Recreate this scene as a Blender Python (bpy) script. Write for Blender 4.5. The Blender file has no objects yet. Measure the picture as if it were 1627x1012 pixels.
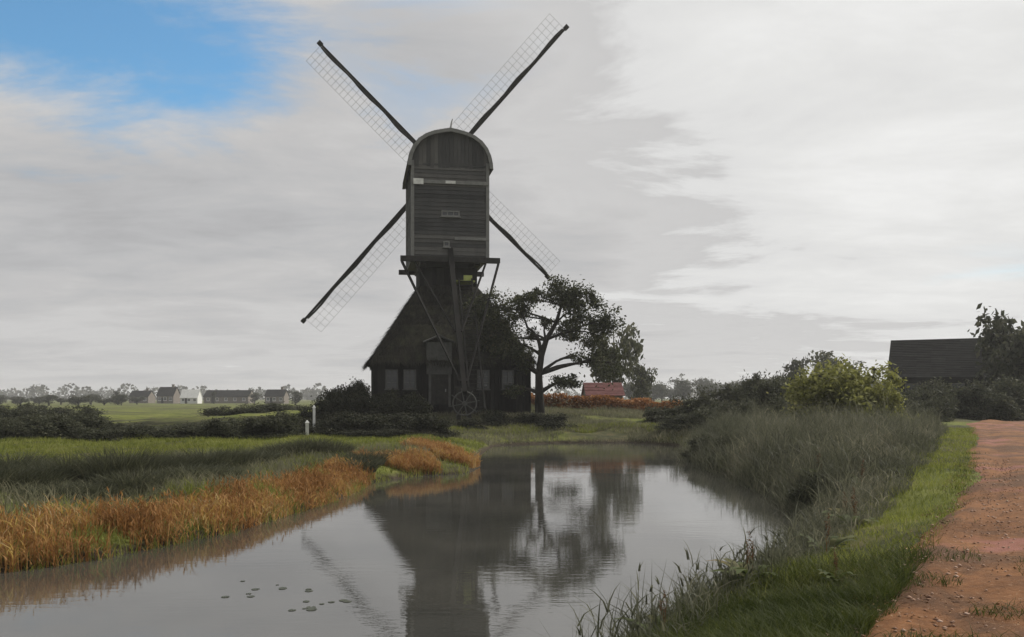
import bpy, math, random
import numpy as np
from mathutils import Vector, Matrix
R = math.radians
random.seed(7); rng = np.random.default_rng(7)
S = bpy.context.scene
COL = S.collection

# ------------------------------------------------------------------ camera
CAM_H = 2.6
cd = bpy.data.cameras.new('camera'); cam = bpy.data.objects.new('camera', cd); COL.objects.link(cam)
cam.location = (0, 0, CAM_H); cam.rotation_euler = (R(90), 0, 0)
cd.sensor_width = 36; cd.lens = 36 * 1400 / 1627
cd.shift_y = (632 - 506) / 1627
cd.clip_start = 0.05; cd.clip_end = 9000
S.camera = cam

# ------------------------------------------------------------------ light and sky
SUN_AZ, SUN_EL = R(60), R(40)          # to the right of straight ahead, behind the cloud
W = bpy.data.worlds.new('World'); S.world = W; W.use_nodes = True
nt = W.node_tree; nt.nodes.clear()
def N(t, **kw):
    n = nt.nodes.new(t)
    for k, v in kw.items(): setattr(n, k, v)
    return n
def L(a, b): nt.links.new(a, b)
def math_n(op, a, b=None, clamp=False):
    n = N('ShaderNodeMath', operation=op, use_clamp=clamp)
    for i, v in enumerate((a, b)):
        if v is None: continue
        if isinstance(v, (int, float)): n.inputs[i].default_value = v
        else: L(v, n.inputs[i])
    return n.outputs[0]
def maprange(v, a, b, c=0.0, d=1.0, smooth=True):
    n = N('ShaderNodeMapRange'); n.interpolation_type = 'SMOOTHSTEP' if smooth else 'LINEAR'
    L(v, n.inputs[0])
    for i, x in enumerate((a, b, c, d)): n.inputs[i + 1].default_value = x
    return n.outputs[0]
def mixc(f, a, b):
    n = N('ShaderNodeMix', data_type='RGBA')
    if isinstance(f, (int, float)): n.inputs[0].default_value = f
    else: L(f, n.inputs[0])
    for i, v in ((6, a), (7, b)):
        if isinstance(v, tuple): n.inputs[i].default_value = (*v, 1)
        else: L(v, n.inputs[i])
    return n.outputs[2]
tc = N('ShaderNodeTexCoord'); direction = tc.outputs['Generated']
sep = N('ShaderNodeSeparateXYZ'); L(direction, sep.inputs[0])
dx, dy, dz = sep.outputs
zz = math_n('ADD', math_n('MAXIMUM', dz, 0.0), 0.10)
comb = N('ShaderNodeCombineXYZ'); L(math_n('DIVIDE', dx, zz), comb.inputs[0]); L(math_n('DIVIDE', dy, zz), comb.inputs[1])
def cloud_noise(scale, stretch, detail, rough, off, dist=0.6):
    mp = N('ShaderNodeMapping'); mp.inputs['Scale'].default_value = (scale * stretch, scale, 1); mp.inputs['Location'].default_value = off
    L(comb.outputs[0], mp.inputs[0])
    n = N('ShaderNodeTexNoise'); n.inputs['Scale'].default_value = 1; n.inputs['Detail'].default_value = detail
    n.inputs['Roughness'].default_value = rough; n.inputs['Distortion'].default_value = dist
    L(mp.outputs[0], n.inputs['Vector']); return n.outputs['Fac']
n_big = cloud_noise(0.55, 0.75, 8, 0.55, (3.1, 1.7, 0), 0.3)
n_fine = cloud_noise(1.6, 0.7, 10, 0.66, (0.4, 5.2, 2), 0.35)
n_hole = cloud_noise(0.30, 0.8, 6, 0.55, (8.3, 2.4, 5), 0.4)
sky = N('ShaderNodeTexSky', sky_type='NISHITA'); sky.sun_disc = False
sky.sun_elevation = SUN_EL; sky.sun_rotation = SUN_AZ; sky.air_density = 1.0; sky.dust_density = 0.6
# brightness of the cloud sheet: thinner and brighter towards the veiled sun
sund = Vector((math.sin(SUN_AZ) * math.cos(SUN_EL), math.cos(SUN_AZ) * math.cos(SUN_EL), math.sin(SUN_EL)))
dp = N('ShaderNodeVectorMath', operation='DOT_PRODUCT'); L(direction, dp.inputs[0]); dp.inputs[1].default_value = sund
glow = maprange(dp.outputs['Value'], 0.485, 0.765)
thin = math_n('ADD', math_n('ADD', math_n('MULTIPLY', n_big, 0.55), math_n('MULTIPLY', n_fine, 0.45)), math_n('MULTIPLY', glow, 0.22))
lum = maprange(thin, 0.34, 0.80, 0.0, 1.0, False)
ramp = N('ShaderNodeValToRGB'); L(lum, ramp.inputs[0])
cr = ramp.color_ramp; cr.elements[0].position = 0.0; cr.elements[0].color = (0.41, 0.41, 0.42, 1)
cr.elements[1].position = 1.0; cr.elements[1].color = (0.86, 0.86, 0.85, 1)
for p, c in ((0.18, (0.49, 0.492, 0.50)), (0.32, (0.545, 0.540, 0.540)), (0.45, (0.605, 0.60, 0.597)), (0.55, (0.585, 0.58, 0.578)), (0.64, (0.73, 0.73, 0.725)), (0.80, (0.78, 0.78, 0.77))):
    e = cr.elements.new(p); e.color = (*c, 1)
sc = N('ShaderNodeVectorMath', operation='SCALE'); L(ramp.outputs[0], sc.inputs[0]); sc.inputs['Scale'].default_value = 1 / 0.12
# breaks in the sheet: one high on the left, others wherever the sheet runs thin
hd = Vector((-0.50, 1.0, 0.43)).normalized()
sub = N('ShaderNodeVectorMath', operation='SUBTRACT'); L(direction, sub.inputs[0]); sub.inputs[1].default_value = hd
sc2 = N('ShaderNodeVectorMath', operation='MULTIPLY'); L(sub.outputs[0], sc2.inputs[0]); sc2.inputs[1].default_value = (1.0, 1.0, 2.0)
ln = N('ShaderNodeVectorMath', operation='LENGTH'); L(sc2.outputs[0], ln.inputs[0])
hole = maprange(math_n('ADD', ln.outputs['Value'], math_n('MULTIPLY', math_n('SUBTRACT', n_fine, 0.5), 0.50)), 0.08, 0.25, 1.0, 0.0)
hd2 = Vector((-0.11, 1.0, 0.39)).normalized()
sub2 = N('ShaderNodeVectorMath', operation='SUBTRACT'); L(direction, sub2.inputs[0]); sub2.inputs[1].default_value = hd2
ln2 = N('ShaderNodeVectorMath', operation='LENGTH'); L(sub2.outputs[0], ln2.inputs[0])
veil0 = maprange(math_n('ADD', ln2.outputs['Value'], math_n('MULTIPLY', math_n('SUBTRACT', n_fine, 0.5), 0.7)), -0.01, 0.10, 0.75, 0.0)
veil = math_n('MULTIPLY', veil0, maprange(n_fine, .36, .58))
other = maprange(n_hole, 0.64, 0.74, 0.0, 0.8)
far_off = maprange(ln.outputs['Value'], 0.9, 1.2)
gap = math_n('MAXIMUM', math_n('MAXIMUM', hole, veil), math_n('MULTIPLY', other, far_off), True)
skyg = N('ShaderNodeVectorMath', operation='MULTIPLY'); L(sky.outputs[0], skyg.inputs[0]); skyg.inputs[1].default_value = (0.76, 1.18, 1.30)
colr = mixc(gap, sc.outputs[0], skyg.outputs[0])
bg = N('ShaderNodeBackground'); bg.inputs['Strength'].default_value = 0.12; L(colr, bg.inputs[0])
wo = N('ShaderNodeOutputWorld'); L(bg.outputs[0], wo.inputs[0])
sl = bpy.data.lights.new('sun', 'SUN'); sl.energy = 4.6; sl.angle = R(10); sl.color = (1.0, 0.95, 0.86)
so = bpy.data.objects.new('sun', sl); COL.objects.link(so); so.location = (20, 30, 60)
so.rotation_euler = (-sund).to_track_quat('-Z', 'Y').to_euler()
S.view_settings.view_transform = 'Standard'; S.view_settings.look = 'None'
S.view_settings.exposure = 0.0; S.view_settings.gamma = 1.0; S.view_settings.use_curve_mapping = False
S.render.engine = 'CYCLES'
S.cycles.volume_bounces = 0; S.cycles.transparent_max_bounces = 8; S.cycles.max_bounces = 5

# ------------------------------------------------------------------ helpers
def srgb(*c): return tuple((v / 255 / 12.92 if v / 255 <= .04045 else ((v / 255 + .055) / 1.055) ** 2.4) for v in c)
def newmat(name):
    global nt
    m = bpy.data.materials.new(name); m.use_nodes = True; nt = m.node_tree; nt.nodes.clear(); return m
def noise3(scale, detail=5, rough=.55, vec=None, mscale=None):
    t = N('ShaderNodeTexCoord'); src = vec or t.outputs['Object']
    if mscale:
        mp = N('ShaderNodeMapping'); mp.inputs['Scale'].default_value = mscale; L(src, mp.inputs[0]); src = mp.outputs[0]
    n = N('ShaderNodeTexNoise'); n.inputs['Scale'].default_value = scale; n.inputs['Detail'].default_value = detail
    n.inputs['Roughness'].default_value = rough; L(src, n.inputs['Vector']); return n.outputs['Fac']
def rampc(f, stops):
    r = N('ShaderNodeValToRGB'); L(f, r.inputs[0]); el = r.color_ramp.elements
    el[0].position, el[0].color = stops[0][0], (*stops[0][1], 1)
    el[1].position, el[1].color = stops[-1][0], (*stops[-1][1], 1)
    for p, c in stops[1:-1]:
        e = el.new(p); e.color = (*c, 1)
    return r.outputs[0]
def surface(name, stops, scale=3, mscale=None, rough=.8, bump=.3, bscale=None, bdist=.02, island=0.0, spec=.3):
    m = newmat(name)
    f = noise3(scale, 7, .62, None, mscale)
    if island:
        g = N('ShaderNodeNewGeometry')
        f = math_n('ADD', math_n('MULTIPLY', f, 1 - island), math_n('MULTIPLY', g.outputs['Random Per Island'], island))
    c = rampc(f, stops)
    p = N('ShaderNodeBsdfPrincipled'); L(c, p.inputs['Base Color']); p.inputs['Roughness'].default_value = rough
    p.inputs['Specular IOR Level'].default_value = spec
    if bump:
        b = N('ShaderNodeBump'); b.inputs['Strength'].default_value = bump; b.inputs['Distance'].default_value = bdist
        L(noise3(bscale or scale * 4, 6, .65, None, mscale), b.inputs['Height']); L(b.outputs[0], p.inputs['Normal'])
    o = N('ShaderNodeOutputMaterial'); L(p.outputs[0], o.inputs[0]); return m
def foliage(name, stops, trans=.35, patch=.35, pscale=.5):
    m = newmat(name); g = N('ShaderNodeNewGeometry')
    t = N('ShaderNodeTexCoord')
    f = math_n('ADD', math_n('MULTIPLY', g.outputs['Random Per Island'], 1 - patch), math_n('MULTIPLY', maprange(noise3(pscale, 4), .3, .7), patch))
    c = rampc(f, stops)
    d = N('ShaderNodeBsdfPrincipled'); L(c, d.inputs['Base Color']); d.inputs['Roughness'].default_value = .7; d.inputs['Specular IOR Level'].default_value = .2
    tr = N('ShaderNodeBsdfTranslucent'); L(c, tr.inputs[0])
    mx = N('ShaderNodeMixShader'); mx.inputs[0].default_value = trans; L(d.outputs[0], mx.inputs[1]); L(tr.outputs[0], mx.inputs[2])
    o = N('ShaderNodeOutputMaterial'); L(mx.outputs[0], o.inputs[0]); return m

def tag(o, label=None, cat=None, group=None, kind=None):
    for k, v in (('label', label), ('category', cat), ('group', group), ('kind', kind)):
        if v: o[k] = v
    return o
def empty(name, loc, rz=0, scale=1):
    o = bpy.data.objects.new(name, None); COL.objects.link(o); o.location = loc; o.rotation_euler = (0, 0, rz)
    o.scale = scale if isinstance(scale, tuple) else (scale,) * 3; o.empty_display_size = .2; return o
def link_mesh(name, me, mat, parent=None):
    if mat and not me.materials: me.materials.append(mat)
    o = bpy.data.objects.new(name, me); COL.objects.link(o)
    if parent: o.parent = parent
    return o
def fast_mesh(name, V, Q, smooth=False):
    V = np.asarray(V, np.float32); Q = np.asarray(Q, np.int32); me = bpy.data.meshes.new(name); k = Q.shape[1]
    me.vertices.add(len(V)); me.vertices.foreach_set('co', V.ravel())
    me.loops.add(Q.size); me.loops.foreach_set('vertex_index', Q.ravel())
    me.polygons.add(len(Q)); me.polygons.foreach_set('loop_start', np.arange(0, Q.size, k, dtype=np.int32))
    if smooth: me.polygons.foreach_set('use_smooth', np.ones(len(Q), bool))
    me.update(calc_edges=True); return me
class MB:
    def __init__(s): s.V, s.F = [], []
    def add(s, vs, fs):
        b = len(s.V); s.V += [tuple(v) for v in vs]; s.F += [tuple(i + b for i in f) for f in fs]
    def hexa(s, vs): s.add(vs, [(0, 3, 2, 1), (4, 5, 6, 7), (0, 1, 5, 4), (1, 2, 6, 5), (2, 3, 7, 6), (3, 0, 4, 7)])
    def box(s, x0, x1, y0, y1, z0, z1): s.hexa([(x0, y0, z0), (x1, y0, z0), (x1, y1, z0), (x0, y1, z0), (x0, y0, z1), (x1, y0, z1), (x1, y1, z1), (x0, y1, z1)])
    def beam(s, p0, p1, w, h, w1=None, h1=None, up=(0, 0, 1)):
        p0, p1 = Vector(p0), Vector(p1); d = (p1 - p0).normalized(); up = Vector(up)
        if abs(d.dot(up)) > .97: up = Vector((0, 1, 0))
        x = d.cross(up).normalized(); y = x.cross(d).normalized(); w1 = w1 or w; h1 = h1 or h
        vs = []
        for p, a, b in ((p0, w, h), (p1, w1, h1)):
            vs += [p - x * a / 2 - y * b / 2, p + x * a / 2 - y * b / 2, p + x * a / 2 + y * b / 2, p - x * a / 2 + y * b / 2]
        s.hexa(vs)
    def tube(s, pts, rad, n=7):
        pts = [Vector(p) for p in pts]; base = len(s.V); ref = Vector((.3, .9, .2))
        for i, p in enumerate(pts):
            d = (pts[min(i + 1, len(pts) - 1)] - pts[max(i - 1, 0)]).normalized()
            x = d.cross(ref)
            if x.length < .1: x = d.cross(Vector((1, 0, 0)))
            x.normalize(); y = d.cross(x)
            for k in range(n):
                a = 2 * math.pi * k / n; s.V.append(tuple(p + (x * math.cos(a) + y * math.sin(a)) * rad[i]))
        for i in range(len(pts) - 1):
            for k in range(n):
                a, b = base + i * n + k, base + i * n + (k + 1) % n
                s.F.append((a, b, b + n, a + n))
        s.F.append(tuple(base + k for k in range(n))[::-1]); s.F.append(tuple(base + (len(pts) - 1) * n + k for k in range(n)))
    def mesh(s, name, smooth=False):
        me = bpy.data.meshes.new(name); me.from_pydata(s.V, [], s.F); me.update()
        if smooth: me.polygons.foreach_set('use_smooth', np.ones(len(me.polygons), bool))
        return me
    def build(s, name, mat, parent=None, smooth=False): return link_mesh(name, s.mesh(name, smooth), mat, parent)

# ------------------------------------------------------------------ terrain
CANAL = np.array([(-60, -16), (-60, 2), (-24, 9.2), (-14, 11.2), (-7.6, 13.1), (-6.7, 14.1), (-5.4, 17.1), (-4.4, 22.7), (-4.3, 27), (-3.3, 29.0), (-1.5, 30.4),
                  (-1.1, 33), (-1.45, 39), (-0.9, 48.0), (2.5, 50.6), (6.8, 51), (9.0, 48.2), (8.6, 44), (7.6, 38), (7.2, 31.4), (7.1, 23.8), (6.5, 18.9), (5.1, 14.7),
                  (3.2, 11.8), (1.6, 9.6), (.5, 7.4), (-1.3, 5), (-5, 2.6), (-16, -2)], float)
def canal_dist(x, y):
    """signed distance to the shore: positive on land"""
    x = np.asarray(x, float); y = np.asarray(y, float)
    best = np.full(x.shape, 1e9); inside = np.zeros(x.shape, bool)
    for i in range(len(CANAL)):
        a, b = CANAL[i], CANAL[(i + 1) % len(CANAL)]; e = b - a
        t = np.clip(((x - a[0]) * e[0] + (y - a[1]) * e[1]) / (e @ e), 0, 1)
        best = np.minimum(best, np.hypot(x - a[0] - t * e[0], y - a[1] - t * e[1]))
        if a[1] != b[1]:
            c = ((a[1] > y) != (b[1] > y)) & (x < (b[0] - a[0]) * (y - a[1]) / (b[1] - a[1]) + a[0])
            inside ^= c
    return np.where(inside, -best, best)
PATH = [(-3.0, -6.0), (1.0, 1.0), (3.3, 5.6), (5.6, 9.2), (9.1, 15.2), (13.3, 23.0), (18.6, 33), (24.6, 44.5), (31.5, 55), (44, 66), (80, 82), (150, 110)]
def path_dist(x, y):
    best = np.full(np.shape(x), 1e9)
    for a, b in zip(PATH[:-1], PATH[1:]):
        ex, ey = b[0] - a[0], b[1] - a[1]
        t = np.clip(((x - a[0]) * ex + (y - a[1]) * ey) / (ex * ex + ey * ey), 0, 1)
        best = np.minimum(best, np.hypot(x - a[0] - t * ex, y - a[1] - t * ey))
    return best
def wob(x, y):
    return .06 * np.sin(x * .9 + 1.3 * np.sin(y * .7)) + .05 * np.sin(y * 1.3 + .8 * x) + .035 * np.sin(2.7 * x - 1.9 * y) + .02 * np.sin(5.1 * y + 3.7 * x)
def sstep(a, b, v): t = np.clip((v - a) / (b - a), 0, 1); return t * t * (3 - 2 * t)
def ground(x, y):
    x = np.asarray(x, float); y = np.asarray(y, float)
    d = canal_dist(x, y)
    right = sstep(-1.0, 2.0, x - np.interp(y, [-20, 5, 10, 50, 60], [-30, -6, 0, 6.5, 16]))
    lvl = .6 + .42 * right + 1.5 * np.exp(-((x + 3) / 19) ** 2 - ((y - 70) / 14) ** 2)
    lvl = lvl - .15 * sstep(90, 250, y)
    width = np.where(right > .5, 1.7, 2.3) + 3.5 * np.exp(-((y - 58) / 10) ** 2 - ((x + 1) / 14) ** 2)
    up = lvl * (1 - np.exp(-np.maximum(d, 0) / width * 1.6)) + .05 * np.minimum(np.maximum(d, 0) / .3, 1)
    w = wob(x, y) * np.clip(d / 1.5, 0, 1) * (1 - .75 * np.exp(-(path_dist(x, y) / 1.8) ** 2)) + .25 * wob(x * .13, y * .13) * np.clip(d / 6, 0, 1)
    return np.where(d > 0, up + w, -1.3 * (1 - np.exp(d * .9)))
def gz(x, y): return float(ground(np.array([x]), np.array([y]))[0])
def spread(a, b, step): return list(np.arange(a, b, step))
xs = spread(-20, 34, .38); g = .6
v = 34
while v < 4200: xs.append(v); g *= 1.12; v += g
g = .6; v = -20.4
while v > -4200: xs.insert(0, v); g *= 1.12; v -= g
ys = [-300, -120, -60, -30] + spread(-18, 34, .38) + spread(34, 90, .8); g = 1; v = 90
while v < 6500: ys.append(v); g *= 1.1; v += g
GX, GY = np.meshgrid(xs, ys); GZ = ground(GX, GY)
nx, ny = len(xs), len(ys); idx = np.arange(nx * ny).reshape(ny, nx)
Q = np.stack([idx[:-1, :-1], idx[:-1, 1:], idx[1:, 1:], idx[1:, :-1]], -1).reshape(-1, 4)
mg = newmat('ground_turf')
geo = N('ShaderNodeNewGeometry'); sepp = N('ShaderNodeSeparateXYZ'); L(geo.outputs['Position'], sepp.inputs[0])
fine = noise3(1.7, 8, .65); wide = noise3(.11, 5, .6); mid = noise3(.45, 5, .6)
grass = rampc(math_n('ADD', math_n('MULTIPLY', fine, .5), math_n('MULTIPLY', mid, .5)), [(.3, (.045, .052, .016)), (.46, (.095, .110, .024)), (.58, (.145, .155, .040)), (.72, (.19, .155, .075))])
dark = rampc(fine, [(.3, (.025, .026, .014)), (.5, (.055, .056, .026)), (.7, (.105, .085, .045))])
c1 = mixc(maprange(wide, .46, .60), grass, dark)
mud = rampc(noise3(6, 6), [(.3, (.02, .016, .010)), (.7, (.06, .047, .032))])
c2 = mixc(maprange(math_n('ADD', sepp.outputs[2], math_n('MULTIPLY', math_n('SUBTRACT', fine, .5), .3)), .05, .24), mud, c1)
p = N('ShaderNodeBsdfPrincipled'); L(c2, p.inputs['Base Color']); p.inputs['Roughness'].default_value = .95; p.inputs['Specular IOR Level'].default_value = .1
b = N('ShaderNodeBump'); b.inputs['Strength'].default_value = .7; b.inputs['Distance'].default_value = .08; L(noise3(9, 8, .7), b.inputs['Height']); L(b.outputs[0], p.inputs['Normal'])
o = N('ShaderNodeOutputMaterial'); L(p.outputs[0], o.inputs[0])
tag(link_mesh('ground', fast_mesh('ground', np.stack([GX, GY, GZ], -1).reshape(-1, 3), Q, True), mg), kind='structure')

# water
mw = newmat('canal_water')
p = N('ShaderNodeBsdfPrincipled')
L(rampc(noise3(.3, 4), [(.35, (.036, .036, .032)), (.65, (.062, .060, .052))]), p.inputs['Base Color'])
p.inputs['Roughness'].default_value = .012; p.inputs['IOR'].default_value = 2.6; p.inputs['Specular IOR Level'].default_value = .5
b1 = N('ShaderNodeBump'); b1.inputs['Strength'].default_value = .22; b1.inputs['Distance'].default_value = .012
r1 = noise3(2.2, 3, .5, None, (1, 2.6, 1)); gate = maprange(noise3(.22, 4, .6, None, (.6, 1.6, 1)), .42, .62, .25, 1.0)
L(math_n('MULTIPLY', r1, gate), b1.inputs['Height'])
b2 = N('ShaderNodeBump'); b2.inputs['Strength'].default_value = .10; b2.inputs['Distance'].default_value = .004
L(noise3(11, 3, .5, None, (1, 1.8, 1)), b2.inputs['Height']); L(b1.outputs[0], b2.inputs['Normal']); L(b2.outputs[0], p.inputs['Normal'])
o = N('ShaderNodeOutputMaterial'); L(p.outputs[0], o.inputs[0])
wm = MB(); wm.add([(-70, -25, 0), (60, -25, 0), (60, 60, 0), (-70, 60, 0)], [(0, 1, 2, 3)])
tag(wm.build('water', mw), kind='structure')

# path: earth track along the right bank
mp_ = newmat('earth_track')
t1 = noise3(.9, 6, .6); t2 = noise3(7, 7, .65); t3 = noise3(.5, 4, .6, None, (1.3, .7, 1))
c = rampc(math_n('ADD', math_n('MULTIPLY', t1, .55), math_n('MULTIPLY', t2, .45)), [(.32, (.055, .022, .006)), (.46, (.13, .052, .015)), (.60, (.21, .090, .031)), (.75, (.28, .14, .06))])
c = mixc(maprange(t3, .52, .62, 0, .65), c, (.24, .095, .080))
c = mixc(maprange(noise3(.8, 6, .6, None, (.9, .5, 1)), .49, .62, 0, .85), c, (.070, .032, .013))
c = mixc(maprange(noise3(26, 3, .6), .60, .70, 0, .6), c, (.28, .17, .10))
p = N('ShaderNodeBsdfPrincipled'); L(c, p.inputs['Base Color']); p.inputs['Roughness'].default_value = .9; p.inputs['Specular IOR Level'].default_value = .2
b = N('ShaderNodeBump'); b.inputs['Strength'].default_value = .8; b.inputs['Distance'].default_value = .03; L(noise3(14, 8, .7), b.inputs['Height']); L(b.outputs[0], p.inputs['Normal'])
o = N('ShaderNodeOutputMaterial'); L(p.outputs[0], o.inputs[0])
def resample(P, step):
    out = []
    for a, b_ in zip(P[:-1], P[1:]):
        n = max(1, int(math.dist(a, b_) / step))
        for i in range(n): out.append((a[0] + (b_[0] - a[0]) * i / n, a[1] + (b_[1] - a[1]) * i / n))
    return out + [P[-1]]
def smooth_line(P, k):
    P = [np.array(q, float) for q in P]
    for _ in range(k): P = [P[0]] + [(P[i - 1] + 2 * P[i] + P[i + 1]) / 4 for i in range(1, len(P) - 1)] + [P[-1]]
    return P
cl = smooth_line(resample(PATH, .4), 12); pv = []; NW = 15
for i, q in enumerate(cl):
    d_ = cl[min(i + 1, len(cl) - 1)] - cl[max(i - 1, 0)]; d_ = d_ / np.hypot(*d_); nrm = np.array([d_[1], -d_[0]])
    hw_l = 1.30 + .14 * math.sin(i * .17) + .09 * math.sin(i * .43 + 2); hw_r = 1.9 + .2 * math.sin(i * .31 + 1) + .09 * math.sin(i * 1.7)
    grow = 1 + 1.0 * float(sstep(36, 60, np.array(q[1])))
    for k in range(NW):
        u = k / (NW - 1); s_ = -hw_l * grow + u * (hw_l + hw_r) * grow; pt = q + nrm * s_
        edge = min(u, 1 - u) / .12
        rut = -.055 * (math.exp(-((s_ + .55) / .22) ** 2) + math.exp(-((s_ - .95) / .22) ** 2))
        pv.append((pt[0], pt[1], (.065 if edge >= 1 else -.05 + .115 * edge) + rut + .012 * math.sin(pt[0] * 7 + pt[1] * 5)))
pv = np.array(pv); pv[:, 2] += ground(pv[:, 0], pv[:, 1])
ii = np.arange(len(cl) * NW).reshape(len(cl), NW)
Qp = np.stack([ii[:-1, :-1], ii[:-1, 1:], ii[1:, 1:], ii[1:, :-1]], -1).reshape(-1, 4)
tag(link_mesh('path', fast_mesh('path', pv, Qp, True), mp_), kind='structure')

# ------------------------------------------------------------------ materials of things
M = {}
M['tar'] = surface('tarred_boards', [(.3, (.008, .008, .008)), (.55, (.016, .015, .014)), (.8, (.036, .034, .031))], 1.2, (1, 1, .35), .9, .5, 9, .01, .35, .1)
M['body'] = surface('weathered_dark_boards', [(.22, (.022, .022, .022)), (.42, (.048, .048, .047)), (.62, (.070, .068, .064)), (.85, (.13, .125, .115))], 1.1, (.9, .9, .45), .7, .6, 8, .012, .45)
M['trim'] = surface('grey_painted_wood', [(.3, (.13, .13, .125)), (.6, (.19, .19, .18)), (.85, (.25, .245, .23))], 3, None, .65, .3)
M['white'] = surface('white_painted_wood', [(.3, (.50, .50, .48)), (.7, (.75, .75, .72))], 3, None, .6, .2)
M['timber'] = surface('grey_weathered_timber', [(.3, (.06, .056, .048)), (.55, (.11, .105, .09)), (.8, (.18, .17, .15))], 4, (1, 1, .3), .85, .5, 20, .01)
M['shutter'] = surface('dull_grey_wood', [(.3, (.05, .05, .047)), (.7, (.09, .09, .083))], 3, None, .7, .3)
M['pole'] = surface('dark_timber', [(.3, (.012, .011, .010)), (.55, (.024, .022, .019)), (.8, (.05, .045, .038))], 4, None, .75, .4, 18, .01)
M['lath'] = surface('brown_sail_laths', [(.3, (.09, .08, .065)), (.7, (.18, .16, .13))], 4, None, .8, 0)
M['thatch'] = surface('old_dark_thatch', [(.25, (.012, .011, .009)), (.5, (.026, .024, .019)), (.68, (.045, .044, .028)), (.85, (.07, .064, .045))], 1.6, (1, 1, .45), .95, 1.0, 14, .05, .25, .1)
M['yellow'] = surface('yellow_green_paint', [(.3, (.30, .34, .08)), (.7, (.42, .46, .14))], 3, None, .5, .2)
M['pane'] = surface('dark_pane', [(.3, (.012, .014, .016)), (.7, (.03, .034, .038))], 2, None, .12, 0, spec=.6)
M['bark'] = surface('dark_bark', [(.3, (.012, .010, .008)), (.55, (.028, .024, .019)), (.8, (.055, .050, .040))], 5, (1, 1, .3), .95, 1, 14, .03)

# ------------------------------------------------------------------ the mill
ZG = gz(-4.9, 62)
mill = tag(empty('post_mill', (-4.9, 65.2, 2.0), R(10)), 'dark wooden post mill with four bare sails on thatched square tower', 'windmill')
GND = -.9
# lower wall of the tower, boarded upright
tw = MB(); s = 5.35
tw.box(-s + .1, s - .1, -s + .1, s - .1, GND, 3.3)
for side in range(4):
    rot = Matrix.Rotation(side * math.pi / 2, 3, 'Z'); x = -s + .02
    while x < s - .1:
        w = random.uniform(.2, .3); w = min(w, s - x); t = random.uniform(.02, .05)
        vs = [rot @ Vector(q) for q in [(x, -s + .12 - t - .1, GND), (x + w - .02, -s + .12 - t - .1, GND), (x + w - .02, -s + .11, GND), (x, -s + .11, GND), (x, -s + .12 - t - .1, 3.28), (x + w - .02, -s + .12 - t - .1, 3.28), (x + w - .02, -s + .11, 3.28), (x, -s + .11, 3.28)]]
        tw.hexa(vs); x += w
tw.build('tower_wall', M['tar'], mill)
# thatched pyramid, laid in shaggy courses
NC, NS = 15, 40
def thatch():
    V, F = [], []
    def ring(hw, z, j, dz=0):
        b0 = len(V)
        for side in range(4):
            rot = Matrix.Rotation(side * math.pi / 2, 3, 'Z')
            for k in range(NS):
                u = -1 + 2 * k / NS
                rr = hw + random.uniform(-j, j); cut = 1 - .05 * abs(u) ** 8
                q = rot @ Vector((u * hw * cut, -rr * cut, z + random.uniform(-dz, dz))); V.append(tuple(q))
        return b0
    n = 4 * NS
    def join(a, c):
        for k in range(n): F.append((a + k, a + (k + 1) % n, c + (k + 1) % n, c + k))
    prev = None
    for cidx in range(NC):
        t0, t1 = cidx / NC, (cidx + 1) / NC
        hw0 = 5.62 + (2.06 - 5.62) * t0; hw1 = 5.62 + (2.06 - 5.62) * t1
        z0 = 3.12 + 5.5 * t0; z1 = 3.12 + 5.5 * t1
        a = ring(hw0 - .25, z0 - .02, .02); bq = ring(hw0 + .10, z0 - .10, .05, .07); mm = ring((hw0 + hw1) / 2 + .06, (z0 + z1) / 2, .04); c = ring(hw1 + .01, z1 + .02, .03)
        join(a, bq); join(bq, mm); join(mm, c)
    F.append(tuple(range(len(V) - n, len(V))))
    me = bpy.data.meshes.new('thatch_roof'); me.from_pydata(V, [], F); me.update(); return me
throof = link_mesh('thatch_roof', thatch(), M['thatch'], mill)
n_ = 15000; side = rng.integers(0, 4, n_); tt = rng.uniform(0, 1, n_) ** 1.15; tt[:2600] = rng.uniform(-.012, .03, 2600); uu = rng.uniform(-1, 1, n_); uu[2600:4400] = np.sign(uu[2600:4400]) * rng.uniform(.95, 1, 1800)
hw_ = 5.66 - 3.56 * tt; z_ = 3.10 + 5.5 * tt; lx, ly = uu * hw_ * .985, -hw_ - .04 * (np.abs(uu) < .9)
ca, sa = np.cos(side * np.pi / 2), np.sin(side * np.pi / 2); P0 = np.stack([lx * ca - ly * sa, lx * sa + ly * ca, z_], 1)
od = np.stack([sa, -ca, np.zeros(n_)], 1); dn = od * .50 + np.array([0, 0, -.84]) + rng.normal(size=(n_, 3)) * .17 + od * rng.uniform(0, .35, n_)[:, None]
ln_ = rng.uniform(.18, .55, n_)[:, None]; sd = np.cross(od, dn); sd /= np.linalg.norm(sd, axis=1)[:, None]; ww_ = rng.uniform(.012, .035, n_)[:, None]
A = P0 - od * .03; B = P0 + dn * ln_
link_mesh('straw', fast_mesh('straw', np.stack([A - sd * ww_, A + sd * ww_, B + sd * ww_ * .3, B - sd * ww_ * .3], 1).reshape(-1, 3), np.arange(4 * n_).reshape(n_, 4)), M['thatch'], throof)['kind'] = 'stuff'
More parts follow.
